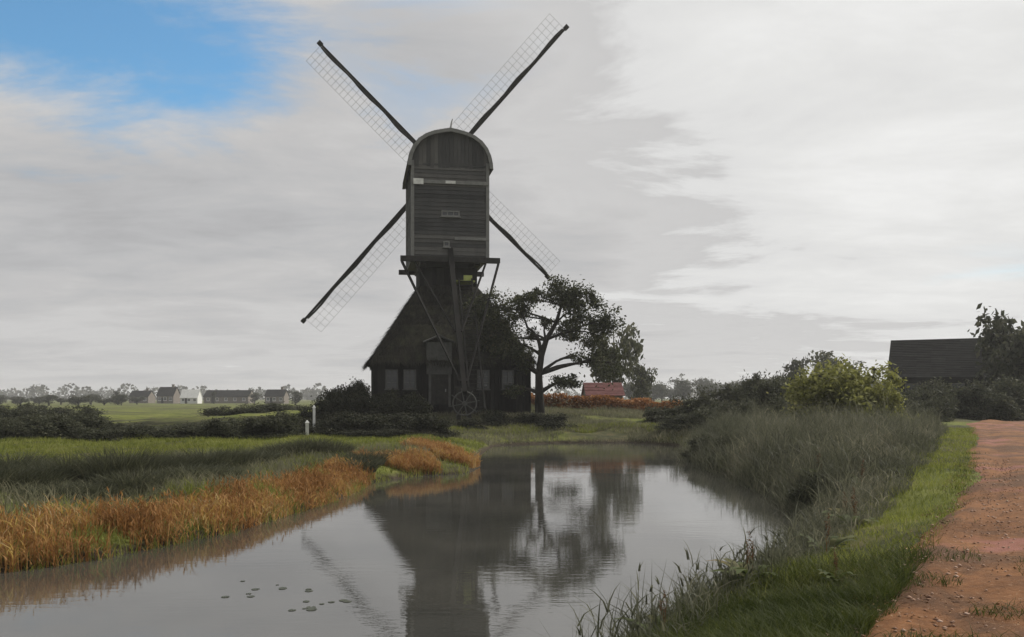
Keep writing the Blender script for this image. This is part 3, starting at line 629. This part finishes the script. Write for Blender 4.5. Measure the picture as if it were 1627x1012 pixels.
# ------------------------------------------------------------------ buildings
M['roof_red'] = surface('old_red_tiles', [(.3, (.13, .052, .046)), (.6, (.21, .088, .085)), (.85, (.30, .15, .14))], 3, None, .85, .4, 20, .03, .3)
M['roof_dark'] = surface('dark_roof', [(.3, (.010, .010, .010)), (.6, (.018, .018, .017)), (.85, (.034, .033, .031))], 1.2, None, .95, .5, 12, .03, .3, .04)
M['brick_far'] = surface('grey_brown_brick', [(.3, (.10, .085, .072)), (.7, (.19, .165, .14))], 2, None, .9, .3)
M['plaster'] = surface('white_plaster', [(.3, (.50, .50, .48)), (.7, (.64, .64, .62))], 1, None, .8, .1)
def house(name, label, px, Y, wpx, eave_y, ridge_y, depth, wallm, roofm, rz=0, nwin=3, chimney=True, door=True, cat='house'):
    x = PX(px, Y); z = gz(x, Y); w = wpx * Y / 1400; he = PZ(eave_y, Y) - z; hr_ = PZ(ridge_y, Y) - z
    r_ = tag(empty(name, (x, Y, z), rz), label, cat); d = depth
    b_ = MB(); b_.box(-w / 2, w / 2, -d / 2, d / 2, -.5, he)
    for sx in (-1, 1): b_.add([(sx * w / 2, -d / 2, he), (sx * w / 2, d / 2, he), (sx * w / 2, 0, hr_ - .1), (sx * (w / 2 - .3), -d / 2, he), (sx * (w / 2 - .3), d / 2, he), (sx * (w / 2 - .3), 0, hr_ - .1)], [(0, 1, 2), (3, 5, 4), (0, 2, 5, 3), (1, 4, 5, 2)])
    b_.build('wall', wallm, r_)
    rf_ = MB(); ov = .35; nrow = 22; sl_ = (hr_ - he) / (d / 2)
    for sy in (-1, 1):
        for k in range(nrow):
            t0, t1 = k / nrow, (k + 1.12) / nrow
            ya, yb_ = sy * (d / 2 + ov) * (1 - t0), sy * (d / 2 + ov) * max(0, 1 - t1); za, zb = he - ov * sl_ + (hr_ - he + ov * sl_) * t0, he - ov * sl_ + (hr_ - he + ov * sl_) * min(1, t1)
            ncol = max(1, int(w / 1.2))
            for c_ in range(ncol):
                xa, xb = -w / 2 - .2 + (w + .4) * c_ / ncol, -w / 2 - .2 + (w + .4) * (c_ + 1) / ncol; j = random.uniform(0, .02)
                rf_.hexa([(xa, ya, za + .02), (xb, ya, za + .02), (xb, yb_, zb + .0), (xa, yb_, zb + .0), (xa, ya, za + .10 + j), (xb, ya, za + .10 + j), (xb, yb_, zb + .07), (xa, yb_, zb + .07)])
    rr = rf_.build('roof', roofm, r_)
    if chimney:
        c_ = MB(); c_.box(w * .28 - .4, w * .28 + .4, -.35, .35, hr_ - .6, hr_ + .9); c_.box(w * .28 - .48, w * .28 + .48, -.43, .43, hr_ + .902, hr_ + 1.05); c_.build('chimney', M['brick_far'], rr)
    for k in range(nwin):
        xx = -w / 2 + w * (k + .5) / nwin; ww = min(.55, w / nwin * .3)
        if he > 1.6: window(xx - ww, xx + ww, he * .35, he * .8, -d / 2 - .03, 2, 2, r_, M['white'] if cat == 'house' else M['shutter'])
    if door:
        xx = -w / 2 + w * 1.0 / nwin; q_ = MB(); q_.box(xx - .45, xx + .45, -d / 2 - .06, -d / 2 + .05, 0, min(2.1, he - .2)); q_.build('door', M['pole'], r_)
    return r_
house('farmhouse', 'low farmhouse with reddish tiled roof behind russet hedge', 957, 84, 54, 627, 609, 5, M['brick_far'], M['roof_red'], 0, 3, False, False)
house('white_house', 'small bright white gabled house on the left skyline', 304, 330, 27, 631, 619, 5, M['plaster'], M['plaster'], 0, 3, False, True)
house('village_house', 'dark-roofed village house left of the white house on skyline', 268, 335, 26, 628, 615, 7, M['brick_far'], M['roof_dark'], 0, 3, True)
house('village_house', 'long low grey village barn right of the white house', 365, 340, 70, 630, 620, 9, M['brick_far'], M['roof_dark'], 0, 5, False)
house('village_house', 'narrow grey village house nearest the mill on left skyline', 440, 320, 30, 629, 619, 7, M['brick_far'], M['roof_dark'], 0, 3, True)
house('village_house', 'leftmost grey village house beside a tall skyline tree', 226, 345, 30, 630, 621, 7, M['brick_far'], M['roof_dark'], 0, 3, True)
house('barn', 'long dark barn with level ridge behind the right hedge', 1632, 82, 392, 597, 536, 10, M['tar'], M['roof_dark'], R(-27), 6, False, True, 'barn')

# skyline trees
def sky_tree(px, Y, top, w, kind, k, label, leaf='hedge', group=None): plant_at(kind, k, leaf, 'skyline_tree', label, px, Y, top, w, 'tree', group)
sky_tree(186, 300, 618, 26, 'tall', 0, 'tallest clipped tree on left skyline, left of the village')
sky_tree(125, 220, 624, 40, 'round', 1, 'dark round tree on the left skyline between picture edge and village')
sky_tree(340, 300, 622, 20, 'tall', 1, 'slim tree just right of the white house')
sky_tree(470, 260, 620, 30, 'round', 2, 'round skyline tree closest to the left side of the mill')
sky_tree(405, 300, 624, 26, 'round', 0, 'small tree between the village barn and narrow house')
for k in range(14): sky_tree(-40 + k * 20 + random.uniform(-9, 9), random.uniform(230, 300), random.uniform(627, 634) if k < 6 else random.uniform(626, 630), random.uniform(26, 40), 'round', k % 3, ORD[k] + ' from left: low dark tree along the left skyline', 'hedge', 'left skyline trees')
for k in range(26): sky_tree(1000 + k * 18 + random.uniform(-8, 8), random.uniform(240, 420), random.uniform(598, 610) if k > 4 else random.uniform(602, 614), random.uniform(34, 60), 'round', k % 3, ORD[k] + ' from left: hazy grey tree in far row right of mill', 'hedge', 'right skyline trees')
# distant wood as one mass
pts = []
for _ in range(420):
    a = random.uniform(-.75, .75); Y = random.uniform(700, 1500); x = a * Y; h = random.uniform(7, 15) * (1 + .5 * (a > .1)); w = random.uniform(8, 16); n_ = 60
    d_ = rng.normal(size=(n_, 3)); d_ /= np.linalg.norm(d_, axis=1)[:, None]
    pts.append(np.stack([x + d_[:, 0] * w * .6, Y + d_[:, 1] * w * .6, .3 + h * .5 + d_[:, 2] * h * .5], 1))
V, Qh = leaf_quads(np.concatenate(pts), 1.5, 0, .8)
tag(link_mesh('distant_wood', fast_mesh('distant_wood', V, Qh), F['hedge']), 'faint line of woods all along the horizon', 'woods', None, 'stuff')

# ------------------------------------------------------------------ reeds, rushes and grass
def blades(P, h, w, lean, az=None, seg=3, curve=1.0):
    n = len(P); az = rng.uniform(0, 6.283, n) if az is None else az
    h = h * np.ones(n); w = w * np.ones(n); lean = lean * np.ones(n)
    D = np.stack([np.cos(az), np.sin(az), np.zeros(n)], 1); fa = rng.uniform(0, 6.283, n); Wd = np.stack([np.cos(fa), np.sin(fa), np.zeros(n)], 1)
    V = np.zeros((n, seg + 1, 2, 3))
    for k in range(seg + 1):
        t = k / seg; c_ = P + D * (lean * h * t ** (1 + curve))[:, None]; c_[:, 2] += h * (t - .35 * np.minimum(lean, 1.5) * t ** 3 * .6)
        ww = (w * (1 - t ** 1.6) + .0008)[:, None] * .5
        V[:, k, 0] = c_ - Wd * ww; V[:, k, 1] = c_ + Wd * ww
    base = (np.arange(n) * (seg + 1) * 2)[:, None, None]
    kk = np.arange(seg)[:, None] * 2; quad = np.concatenate([kk, kk + 1, kk + 3, kk + 2], 1)[None]
    return V.reshape(-1, 3), (base + quad).reshape(-1, 4)
def merge(parts):
    Vs, Qs, o_ = [], [], 0
    for V_, Q_ in parts: Vs.append(V_); Qs.append(Q_ + o_); o_ += len(V_)
    return np.concatenate(Vs), np.concatenate(Qs)
def sample(n, x0, x1, y0, y1, keep):
    x = rng.uniform(x0, x1, n); y = rng.uniform(y0, y1, n); m = keep(x, y); x, y = x[m], y[m]
    return np.stack([x, y, ground(x, y) - .02], 1)
def patchy(x, y, f=.6, s=0): return .5 + .25 * np.sin(x * f * 2.1 + 1.7 * np.sin(y * f * 1.3 + s)) + .25 * np.sin(y * f * 2.7 + 1.2 * np.sin(x * f * 1.9 + s * 2))
def reeds(P, h, leaf_n=3, wst=.012):
    """dead reed: stem, drooping leaves and a plume"""
    n = len(P); hh = h * (rng.uniform(.55, 1.1, n) + .35 * (rng.uniform(size=n) > .93)); az = rng.uniform(0, 6.283, n); ln_ = rng.uniform(.05, .35, n)
    out = [blades(P, hh, wst, ln_, az, 3, .6)]
    for _ in range(leaf_n):
        t = rng.uniform(.15, .75, n); Pl = P.copy(); Pl[:, 2] += hh * t; Pl[:, 0] += np.cos(az) * ln_ * hh * t ** 1.6; Pl[:, 1] += np.sin(az) * ln_ * hh * t ** 1.6
        out.append(blades(Pl, hh * rng.uniform(.3, .5, n), wst * 1.3, rng.uniform(.5, 1.6, n), None, 3, .7))
    pk = np.where(rng.uniform(size=n) < .10)[0]; tip = P[pk].copy(); tip[:, 2] += hh[pk] * .93; tip[:, :2] += np.stack([np.cos(az[pk]), np.sin(az[pk])], 1) * (ln_[pk] * hh[pk] * .9)[:, None]
    for _ in range(3): out.append(blades(tip, rng.uniform(.06, .13, len(pk)), .022, rng.uniform(.2, 1.2, len(pk)), az[pk] + rng.normal(size=len(pk)) * .5, 2, .6))
    return merge(out)
# dead reed fringe on the left shore
def left_shore(x, y, d0, d1):
    d = canal_dist(x, y); return (d > d0) & (d < d1) & (x < -1.5) & (x - np.interp(y, [0, 13, 30], [-3, -6, -1]) < 1.2)
P1 = sample(120000, -24, -3.4, 9, 26.5, lambda x, y: left_shore(x, y, -.1, 1.9) & (rng.uniform(size=x.shape) < .85 * sstep(-.05, .45, patchy(x, y, 1.1)) * sstep(2.0, 1.2, canal_dist(x, y) + .5 * patchy(x, y, 2.3, 4))))
V, Q_ = reeds(P1, np.interp(P1[:, 1], [11, 14, 18, 23], [.60, .50, .36, .29]), 2, .016)
tag(link_mesh('reed_fringe', fast_mesh('reed_fringe', V, Q_), F['reed']), 'russet dead reeds along the left water edge', 'reeds', None, 'stuff')
P1 = sample(30000, -5.6, -.9, 26.0, 37, lambda x, y: (canal_dist(x, y) > .1) & (canal_dist(x, y) < 3.0) & (patchy(x, y, .8, 2) > .52))
V, Q_ = reeds(P1, .36, 2, .018)
tag(link_mesh('reed_tuft', fast_mesh('reed_tuft', V, Q_), F['reed']), 'tan dead reeds on the grassy point before the mill', 'reeds', None, 'stuff')
# green sedge at the very edge
P1 = sample(130000, -24, -1.0, 9, 31.5, lambda x, y: (left_shore(x, y, -.28, .12) & (patchy(x, y, 1.4, 1) > .4) | left_shore(x, y, .1, 2.2) & (patchy(x, y, 1.1) < .22)))
V, Q_ = blades(P1, rng.uniform(.15, .42, len(P1)), .016, rng.uniform(.2, .9, len(P1)))
tag(link_mesh('edge_sedge', fast_mesh('edge_sedge', V, Q_), F['grass']), 'green sedge at the foot of the left reeds', 'sedge', None, 'stuff')
# rush clumps between reeds and meadow
def rush_mesh(seed):
    n = 900; a = rng.uniform(0, 6.283, n); r_ = rng.uniform(0, 1, n) ** .7 * .5
    Pq = np.stack([np.cos(a) * r_, np.sin(a) * r_, -.05 * np.ones(n)], 1)
    V_, Q2 = blades(Pq, rng.uniform(.45, 1.05, n) * (1 - .35 * r_), .022, rng.uniform(.1, .8, n), a + rng.normal(size=n) * .6, 3, .8)
    return fast_mesh('rush_clump', V_, Q2)
rmesh = [rush_mesh(k) for k in range(4)]
for m_ in rmesh: m_.materials.append(F['rush'])
for k, (px, Y, h) in enumerate(sorted([(40, 19, .75), (75, 20, .85), (110, 20.5, .95), (20, 21.5, .7), (165, 20.5, 1.0), (195, 21, 1.1), (230, 22, .8), (150, 18.6, .5), (260, 23, .7), (290, 23.5, .75), (330, 24.5, .85), (370, 25.5, .8), (300, 21.5, .5), (345, 22.5, .5),
                                (440, 29, .65), (470, 29.5, .7), (500, 30, .75), (530, 30, .65), (565, 27.5, .6), (580, 29, .55), (210, 19.5, .6), (90, 17.8, .45), (-20, 18.5, .8), (395, 27, .55), (600, 30.5, .5)])):
    x = PX(px, Y); o_ = bpy.data.objects.new('rush_clump', rmesh[k % 4]); COL.objects.link(o_); o_.location = (x, Y, gz(x, Y)); s_ = random.uniform(.9, 1.3); o_.scale = (s_ * 1.2, s_ * 1.2, h); o_.rotation_euler = (0, 0, random.uniform(0, 6))
    tag(o_, ORD[k] + ' from left: dark rush clump between the left reeds and meadow', 'rushes', 'dark rush clumps on the left bank')
# rough sedge under and around the clumps
P1 = sample(70000, -26, -3, 12, 33, lambda x, y: (canal_dist(x, y) > 1.5) & (canal_dist(x, y) < 9 - .1 * y) & (x < -2))
V, Q_ = blades(P1, rng.uniform(.12, .45, len(P1)), .02, rng.uniform(.2, 1.0, len(P1)))
tag(link_mesh('rough_sedge', fast_mesh('rough_sedge', V, Q_), F['rough']), 'rough grey-green sedge behind the left reeds', 'sedge', None, 'stuff')
# meadow grass left and far bank
P1 = sample(90000, -32, 0, 20, 46, lambda x, y: (canal_dist(x, y) > .3) & (y > 26 + .12 * x))
V, Q_ = blades(P1, rng.uniform(.08, .24, len(P1)), .028, rng.uniform(.2, .9, len(P1)), None, 2)
tag(link_mesh('meadow_grass', fast_mesh('meadow_grass', V, Q_), F['grass']), 'green meadow grass beyond the left rushes', 'grass', None, 'stuff')
P1 = sample(60000, -8, 14, 46, 70, lambda x, y: (canal_dist(x, y) > .1) & (patchy(x, y, .35, 4) > .25))
V, Q_ = blades(P1, rng.uniform(.1, .4, len(P1)), .035, rng.uniform(.2, .9, len(P1)), None, 2)
tag(link_mesh('bank_grass', fast_mesh('bank_grass', V, Q_), F['rough']), 'rough grass on the bank below the mill', 'grass', None, 'stuff')
P1 = sample(26000, -4.5, 9, 50.5, 58, lambda x, y: (canal_dist(x, y) > 2.2) & (canal_dist(x, y) < 4.6) & (patchy(x, y, .3, 1) > .2))
V, Q_ = blades(P1, rng.uniform(.1, .32, len(P1)), .035, rng.uniform(.2, .9, len(P1)), None, 2)
tag(link_mesh('mown_strip', fast_mesh('mown_strip', V, Q_), F['grass']), 'bright grass strip along the bank below the mill', 'grass', None, 'stuff')
# right bank sedge
def rb(x, y): return (canal_dist(x, y) > -.45) & (path_dist(x, y) > 2.0 + .35 * patchy(x, y, 1.5)) & (x > np.interp(y, [6, 10, 50], [.0, 1.0, 6]))
P1 = sample(330000, .5, 26, 6.5, 50, lambda x, y: rb(x, y) & (path_dist(x, y) < 13) & (x < np.interp(y, [6, 15, 24, 50], [4.8, 8.5, 13, 24])) & (rng.uniform(size=x.shape) < np.interp(y, [6, 15, 30, 50], [1, 1, .55, .4])))
hh = .30 + .55 * patchy(P1[:, 0], P1[:, 1], .9, 3) + np.interp(P1[:, 1], [10, 25], [0, .25])
hh = hh * np.interp(path_dist(P1[:, 0], P1[:, 1]), [2.0, 3.6], [.32, 1.0])
tuft = patchy(P1[:, 0] * 2.3, P1[:, 1] * 2.1, 1.3, 9)
V, Q_ = merge([blades(P1, hh * (.45 + .85 * tuft) * rng.uniform(.5, 1.1, len(P1)), np.interp(P1[:, 1], [8, 40], [.011, .026]), rng.uniform(.15, 1.1, len(P1))),
               reeds(P1[::9], hh[::9] * np.interp(P1[::9, 1], [8, 16, 40], [1.2, 1.4, 1.4]), 2, .014)])
tag(link_mesh('bank_sedge', fast_mesh('bank_sedge', V, Q_), F['bank']), 'dark tangled sedge down the right bank to the water', 'sedge', None, 'stuff')
# verge
P1 = sample(420000, -1, 24, 3, 44, lambda x, y: (path_dist(x, y) > .98 + .22 * patchy(x, y, 2.3, 3)) & (path_dist(x, y) < 3.0) & (canal_dist(x, y) > .2) & (x < np.interp(y, [p_[1] for p_ in PATH], [p_[0] for p_ in PATH])) & (rng.uniform(size=x.shape) < np.interp(y, [5, 15, 44], [1, .8, .25])))
V, Q_ = blades(P1, rng.uniform(.05, .17, len(P1)), np.interp(P1[:, 1], [5, 40], [.006, .022]), rng.uniform(.2, 1.1, len(P1)), None, 2)
tag(link_mesh('verge_grass', fast_mesh('verge_grass', V, Q_), F['grass']), 'green grass verge along the earth path', 'grass', None, 'stuff')
P1 = sample(160000, -.5, 6, 4.2, 10, lambda x, y: (canal_dist(x, y) > .15) & (path_dist(x, y) > .95) & (rng.uniform(size=x.shape) < sstep(9.6, 6.4, y)) & (patchy(x, y, 2.0, 5) > .2))
V, Q_ = blades(P1, rng.uniform(.08, .26, len(P1)), .007, rng.uniform(.3, 1.2, len(P1)), None, 3)
tag(link_mesh('near_grass', fast_mesh('near_grass', V, Q_), F['dgrass']), 'deep green longer grass at the bottom edge by the path', 'grass', None, 'stuff')
# sparse tufts and pebbles on the track
P1 = sample(60000, 1, 14, 4, 24, lambda x, y: (path_dist(x, y) < 1.4) & (rng.uniform(size=x.shape) < sstep(.45, 1.25, path_dist(x, y))) & (patchy(x, y, 1.7, 7) + .35 * sstep(.7, 1.3, path_dist(x, y)) > .8))
V, Q_ = blades(P1, rng.uniform(.03, .10, len(P1)), .006, rng.uniform(.4, 1.4, len(P1)), None, 2); V[:, 2] += .06
tag(link_mesh('track_tufts', fast_mesh('track_tufts', V, Q_), F['dgrass']), 'thin tufts of grass growing in the earth path', 'grass', None, 'stuff')
P1 = sample(90000, 1.5, 8, 4, 10, lambda x, y: (path_dist(x, y) < 1.35) & (patchy(x * 1.0, y * 1.3, 1.5, 11) > .58) & (rng.uniform(size=x.shape) < sstep(9.5, 5.5, y) * .8))
V, Q_ = blades(P1, rng.uniform(.03, .13, len(P1)), .006, rng.uniform(.4, 1.5, len(P1)), None, 2); V[:, 2] += .045
tag(link_mesh('creeping_grass', fast_mesh('creeping_grass', V, Q_), F['dgrass']), 'patchy grass creeping over the near corner of the earth path', 'grass', None, 'stuff')
P1 = sample(30000, 1.2, 12, 4, 20, lambda x, y: (path_dist(x, y) < 1.5) & (patchy(x, y, 1.2, 15) > .5))
V, Q_ = leaf_quads(P1 + np.array([0, 0, .078]), .018, 2.5); V[:, 2] = np.repeat(P1[:, 2] + .072, 4) + rng.uniform(0, .018, len(V))
tag(link_mesh('leaf_litter', fast_mesh('leaf_litter', V, Q_), F['litter']), 'dry brown leaf litter strewn over the earth path', 'leaves', None, 'stuff')
M['stone'] = surface('pebbles', [(.2, (.16, .09, .06)), (.5, (.28, .17, .11)), (.9, (.42, .30, .24))], 4, None, .9, .2, island=.7)
P1 = sample(9000, 1, 14, 4, 22, lambda x, y: path_dist(x, y) < 1.25)
dirs = np.array([(1, 0, 0), (0, 1, 0), (-1, 0, 0), (0, -1, 0), (0, 0, 1), (0, 0, -1)], float); n_ = len(P1)
sz = rng.uniform(.006, .022, n_)[:, None, None]; V = (P1[:, None] + dirs[None] * sz * rng.uniform(.6, 1.3, (n_, 6, 1)) * np.array([1.3, 1, .6]) + np.array([0, 0, .068])).reshape(-1, 3)
tri = np.array([(0, 1, 4), (1, 2, 4), (2, 3, 4), (3, 0, 4), (1, 0, 5), (2, 1, 5), (3, 2, 5), (0, 3, 5)])
tag(link_mesh('pebbles', fast_mesh('pebbles', V, (np.arange(n_)[:, None, None] * 6 + tri[None]).reshape(-1, 3)), M['stone']), 'small pebbles scattered on the earth path', 'gravel', None, 'stuff')

# broad-leaved docks on the right bank
def dock_mesh():
    n = 16; a = rng.uniform(0, 6.283, n); Pq = np.stack([np.cos(a) * .05, np.sin(a) * .05, np.zeros(n)], 1); seg = 5
    h_ = rng.uniform(.30, .62, n); lean = rng.uniform(.5, 1.3, n); V_ = np.zeros((n, seg + 1, 2, 3)); D_ = np.stack([np.cos(a), np.sin(a), np.zeros(n)], 1); Wd = np.stack([-np.sin(a), np.cos(a), np.zeros(n)], 1)
    for k in range(seg + 1):
        t = k / seg; c_ = Pq + D_ * (h_ * lean * t ** 1.3)[:, None]; c_[:, 2] += h_ * (t - .55 * t ** 2.6); ww = .008 + .055 * math.sin(math.pi * max(0, t - .2) / .8) ** .7 if t > .2 else .008
        V_[:, k, 0] = c_ - Wd * ww; V_[:, k, 1] = c_ + Wd * ww
    kk = np.arange(seg)[:, None] * 2; qd = np.concatenate([kk, kk + 1, kk + 3, kk + 2], 1)[None]
    leaves = (V_.reshape(-1, 3), ((np.arange(n) * (seg + 1) * 2)[:, None, None] + qd).reshape(-1, 4))
    st = np.array([(.02, 0, 0), (-.02, .02, 0), (0, -.03, 0)], float); hs = np.array([.72, .6, .5]); stalk = [blades(st, hs, .014, .12)]
    C_ = np.concatenate([np.stack([rng.normal(size=90) * .014, rng.normal(size=90) * .014, h * rng.uniform(.45, .97, 90) ** .8], 1) + s0 for s0, h in zip(st, hs)])
    return fast_mesh('leaves', *leaves), fast_mesh('seed_stalk', *merge(stalk + [leaf_quads(C_, .011)]))
dk = [dock_mesh() for _ in range(3)]
for a_, b_ in dk: a_.materials.append(F['dock']); b_.materials.append(F['litter'])
for k, (x, y, s_) in enumerate(sorted([(2.35, 8.7, .75), (3.9, 10.9, .75), (5.2, 13.4, .95), (5.9, 15.6, .8), (7.4, 18.6, 1.0), (7.5, 21.5, 1.2), (2.9, 7.9, .5), (1.3, 7.6, .65)], key=lambda q_: q_[1])):
    d_ = tag(empty('dock_plant', (x, y, gz(x, y) - .02), k * 1.9, s_), ORD[k] + ' nearest: broad-leaved dock with brown seed stalks on right bank', 'plant', 'dock plants on the right bank')
    link_mesh('leaves', dk[k % 3][0], None, d_); link_mesh('seed_stalk', dk[k % 3][1], None, d_)

# ------------------------------------------------------------------ small things
def post(px, Y, top, label, w=.16):
    x = PX(px, Y); z = gz(x, Y); h = PZ(top, Y) - z; r_ = tag(empty('white_post', (x, Y, z), R(12)), label, 'post')
    q_ = MB(); q_.box(-w / 2, w / 2, -w / 2, w / 2, -.4, h); q_.build('shaft', M['white'], r_)
    q_ = MB(); q_.hexa([(-w * .7, -w * .7, h + .002), (w * .7, -w * .7, h + .002), (w * .7, w * .7, h + .002), (-w * .7, w * .7, h + .002), (-w * .15, -w * .15, h + .14), (w * .15, -w * .15, h + .14), (w * .15, w * .15, h + .14), (-w * .15, w * .15, h + .14)]); q_.build('cap', M['white'], r_)
post(499, 46, 648, 'tall white post left of the thicket by the mill', .13); post(488, 44.5, 672, 'short white post left of and below the tall one', .16)
# floating leaves on the water
M['pad'] = surface('floating_leaf', [(.3, (.020, .024, .012)), (.7, (.05, .055, .028))], 6, None, .4, .1)
pm = MB(); n_ = 14; pm.add([(0, 0, .004)] + [(math.cos(a) * (1 + .08 * math.sin(3 * a)), math.sin(a) * (1 + .06 * math.cos(2 * a)), .005) for a in np.linspace(.25, 6.03, n_)] + [(math.cos(a) * .97, math.sin(a) * .97, .002) for a in np.linspace(.25, 6.03, n_)],
                            [(0, i, i + 1) for i in range(1, n_)] + [(i, i + n_, i + n_ + 1, i + 1) for i in range(1, n_)])
pme = pm.mesh('floating_leaf'); pme.materials.append(M['pad'])
for cx, cy, n_ in ((470, 936, 5), (500, 962, 7), (535, 950, 3), (388, 943, 5)):
    for _ in range(n_):
        px = cx + random.gauss(0, 24); py = cy + random.gauss(0, 7); Y = CAM_H * 1400 / (py - 632); o_ = bpy.data.objects.new('floating_leaf', pme); COL.objects.link(o_)
        s_ = random.uniform(.02, .075); o_.location = (PX(px, Y), Y, .0005 * random.random()); o_.scale = (s_, s_, 1); o_.rotation_euler = (0, 0, random.uniform(0, 6.28))
        tag(o_, 'small dark leaf floating on the canal in the foreground', 'leaf', 'floating leaves')

# ------------------------------------------------------------------ haze
hz = bpy.data.materials.new('haze_air'); hz.use_nodes = True; nt = hz.node_tree; nt.nodes.clear()
pv_ = N('ShaderNodeVolumePrincipled'); pv_.inputs['Color'].default_value = (.97, .975, .98, 1); pv_.inputs['Density'].default_value = .0004; pv_.inputs['Anisotropy'].default_value = .2
o = N('ShaderNodeOutputMaterial'); L(pv_.outputs[0], o.inputs['Volume'])
hb_ = MB(); hb_.box(-4500, 4500, -320, 6900, -2.5, 30)
tag(hb_.build('haze', hz), 'thin pale haze over the whole landscape', 'haze', None, 'stuff')
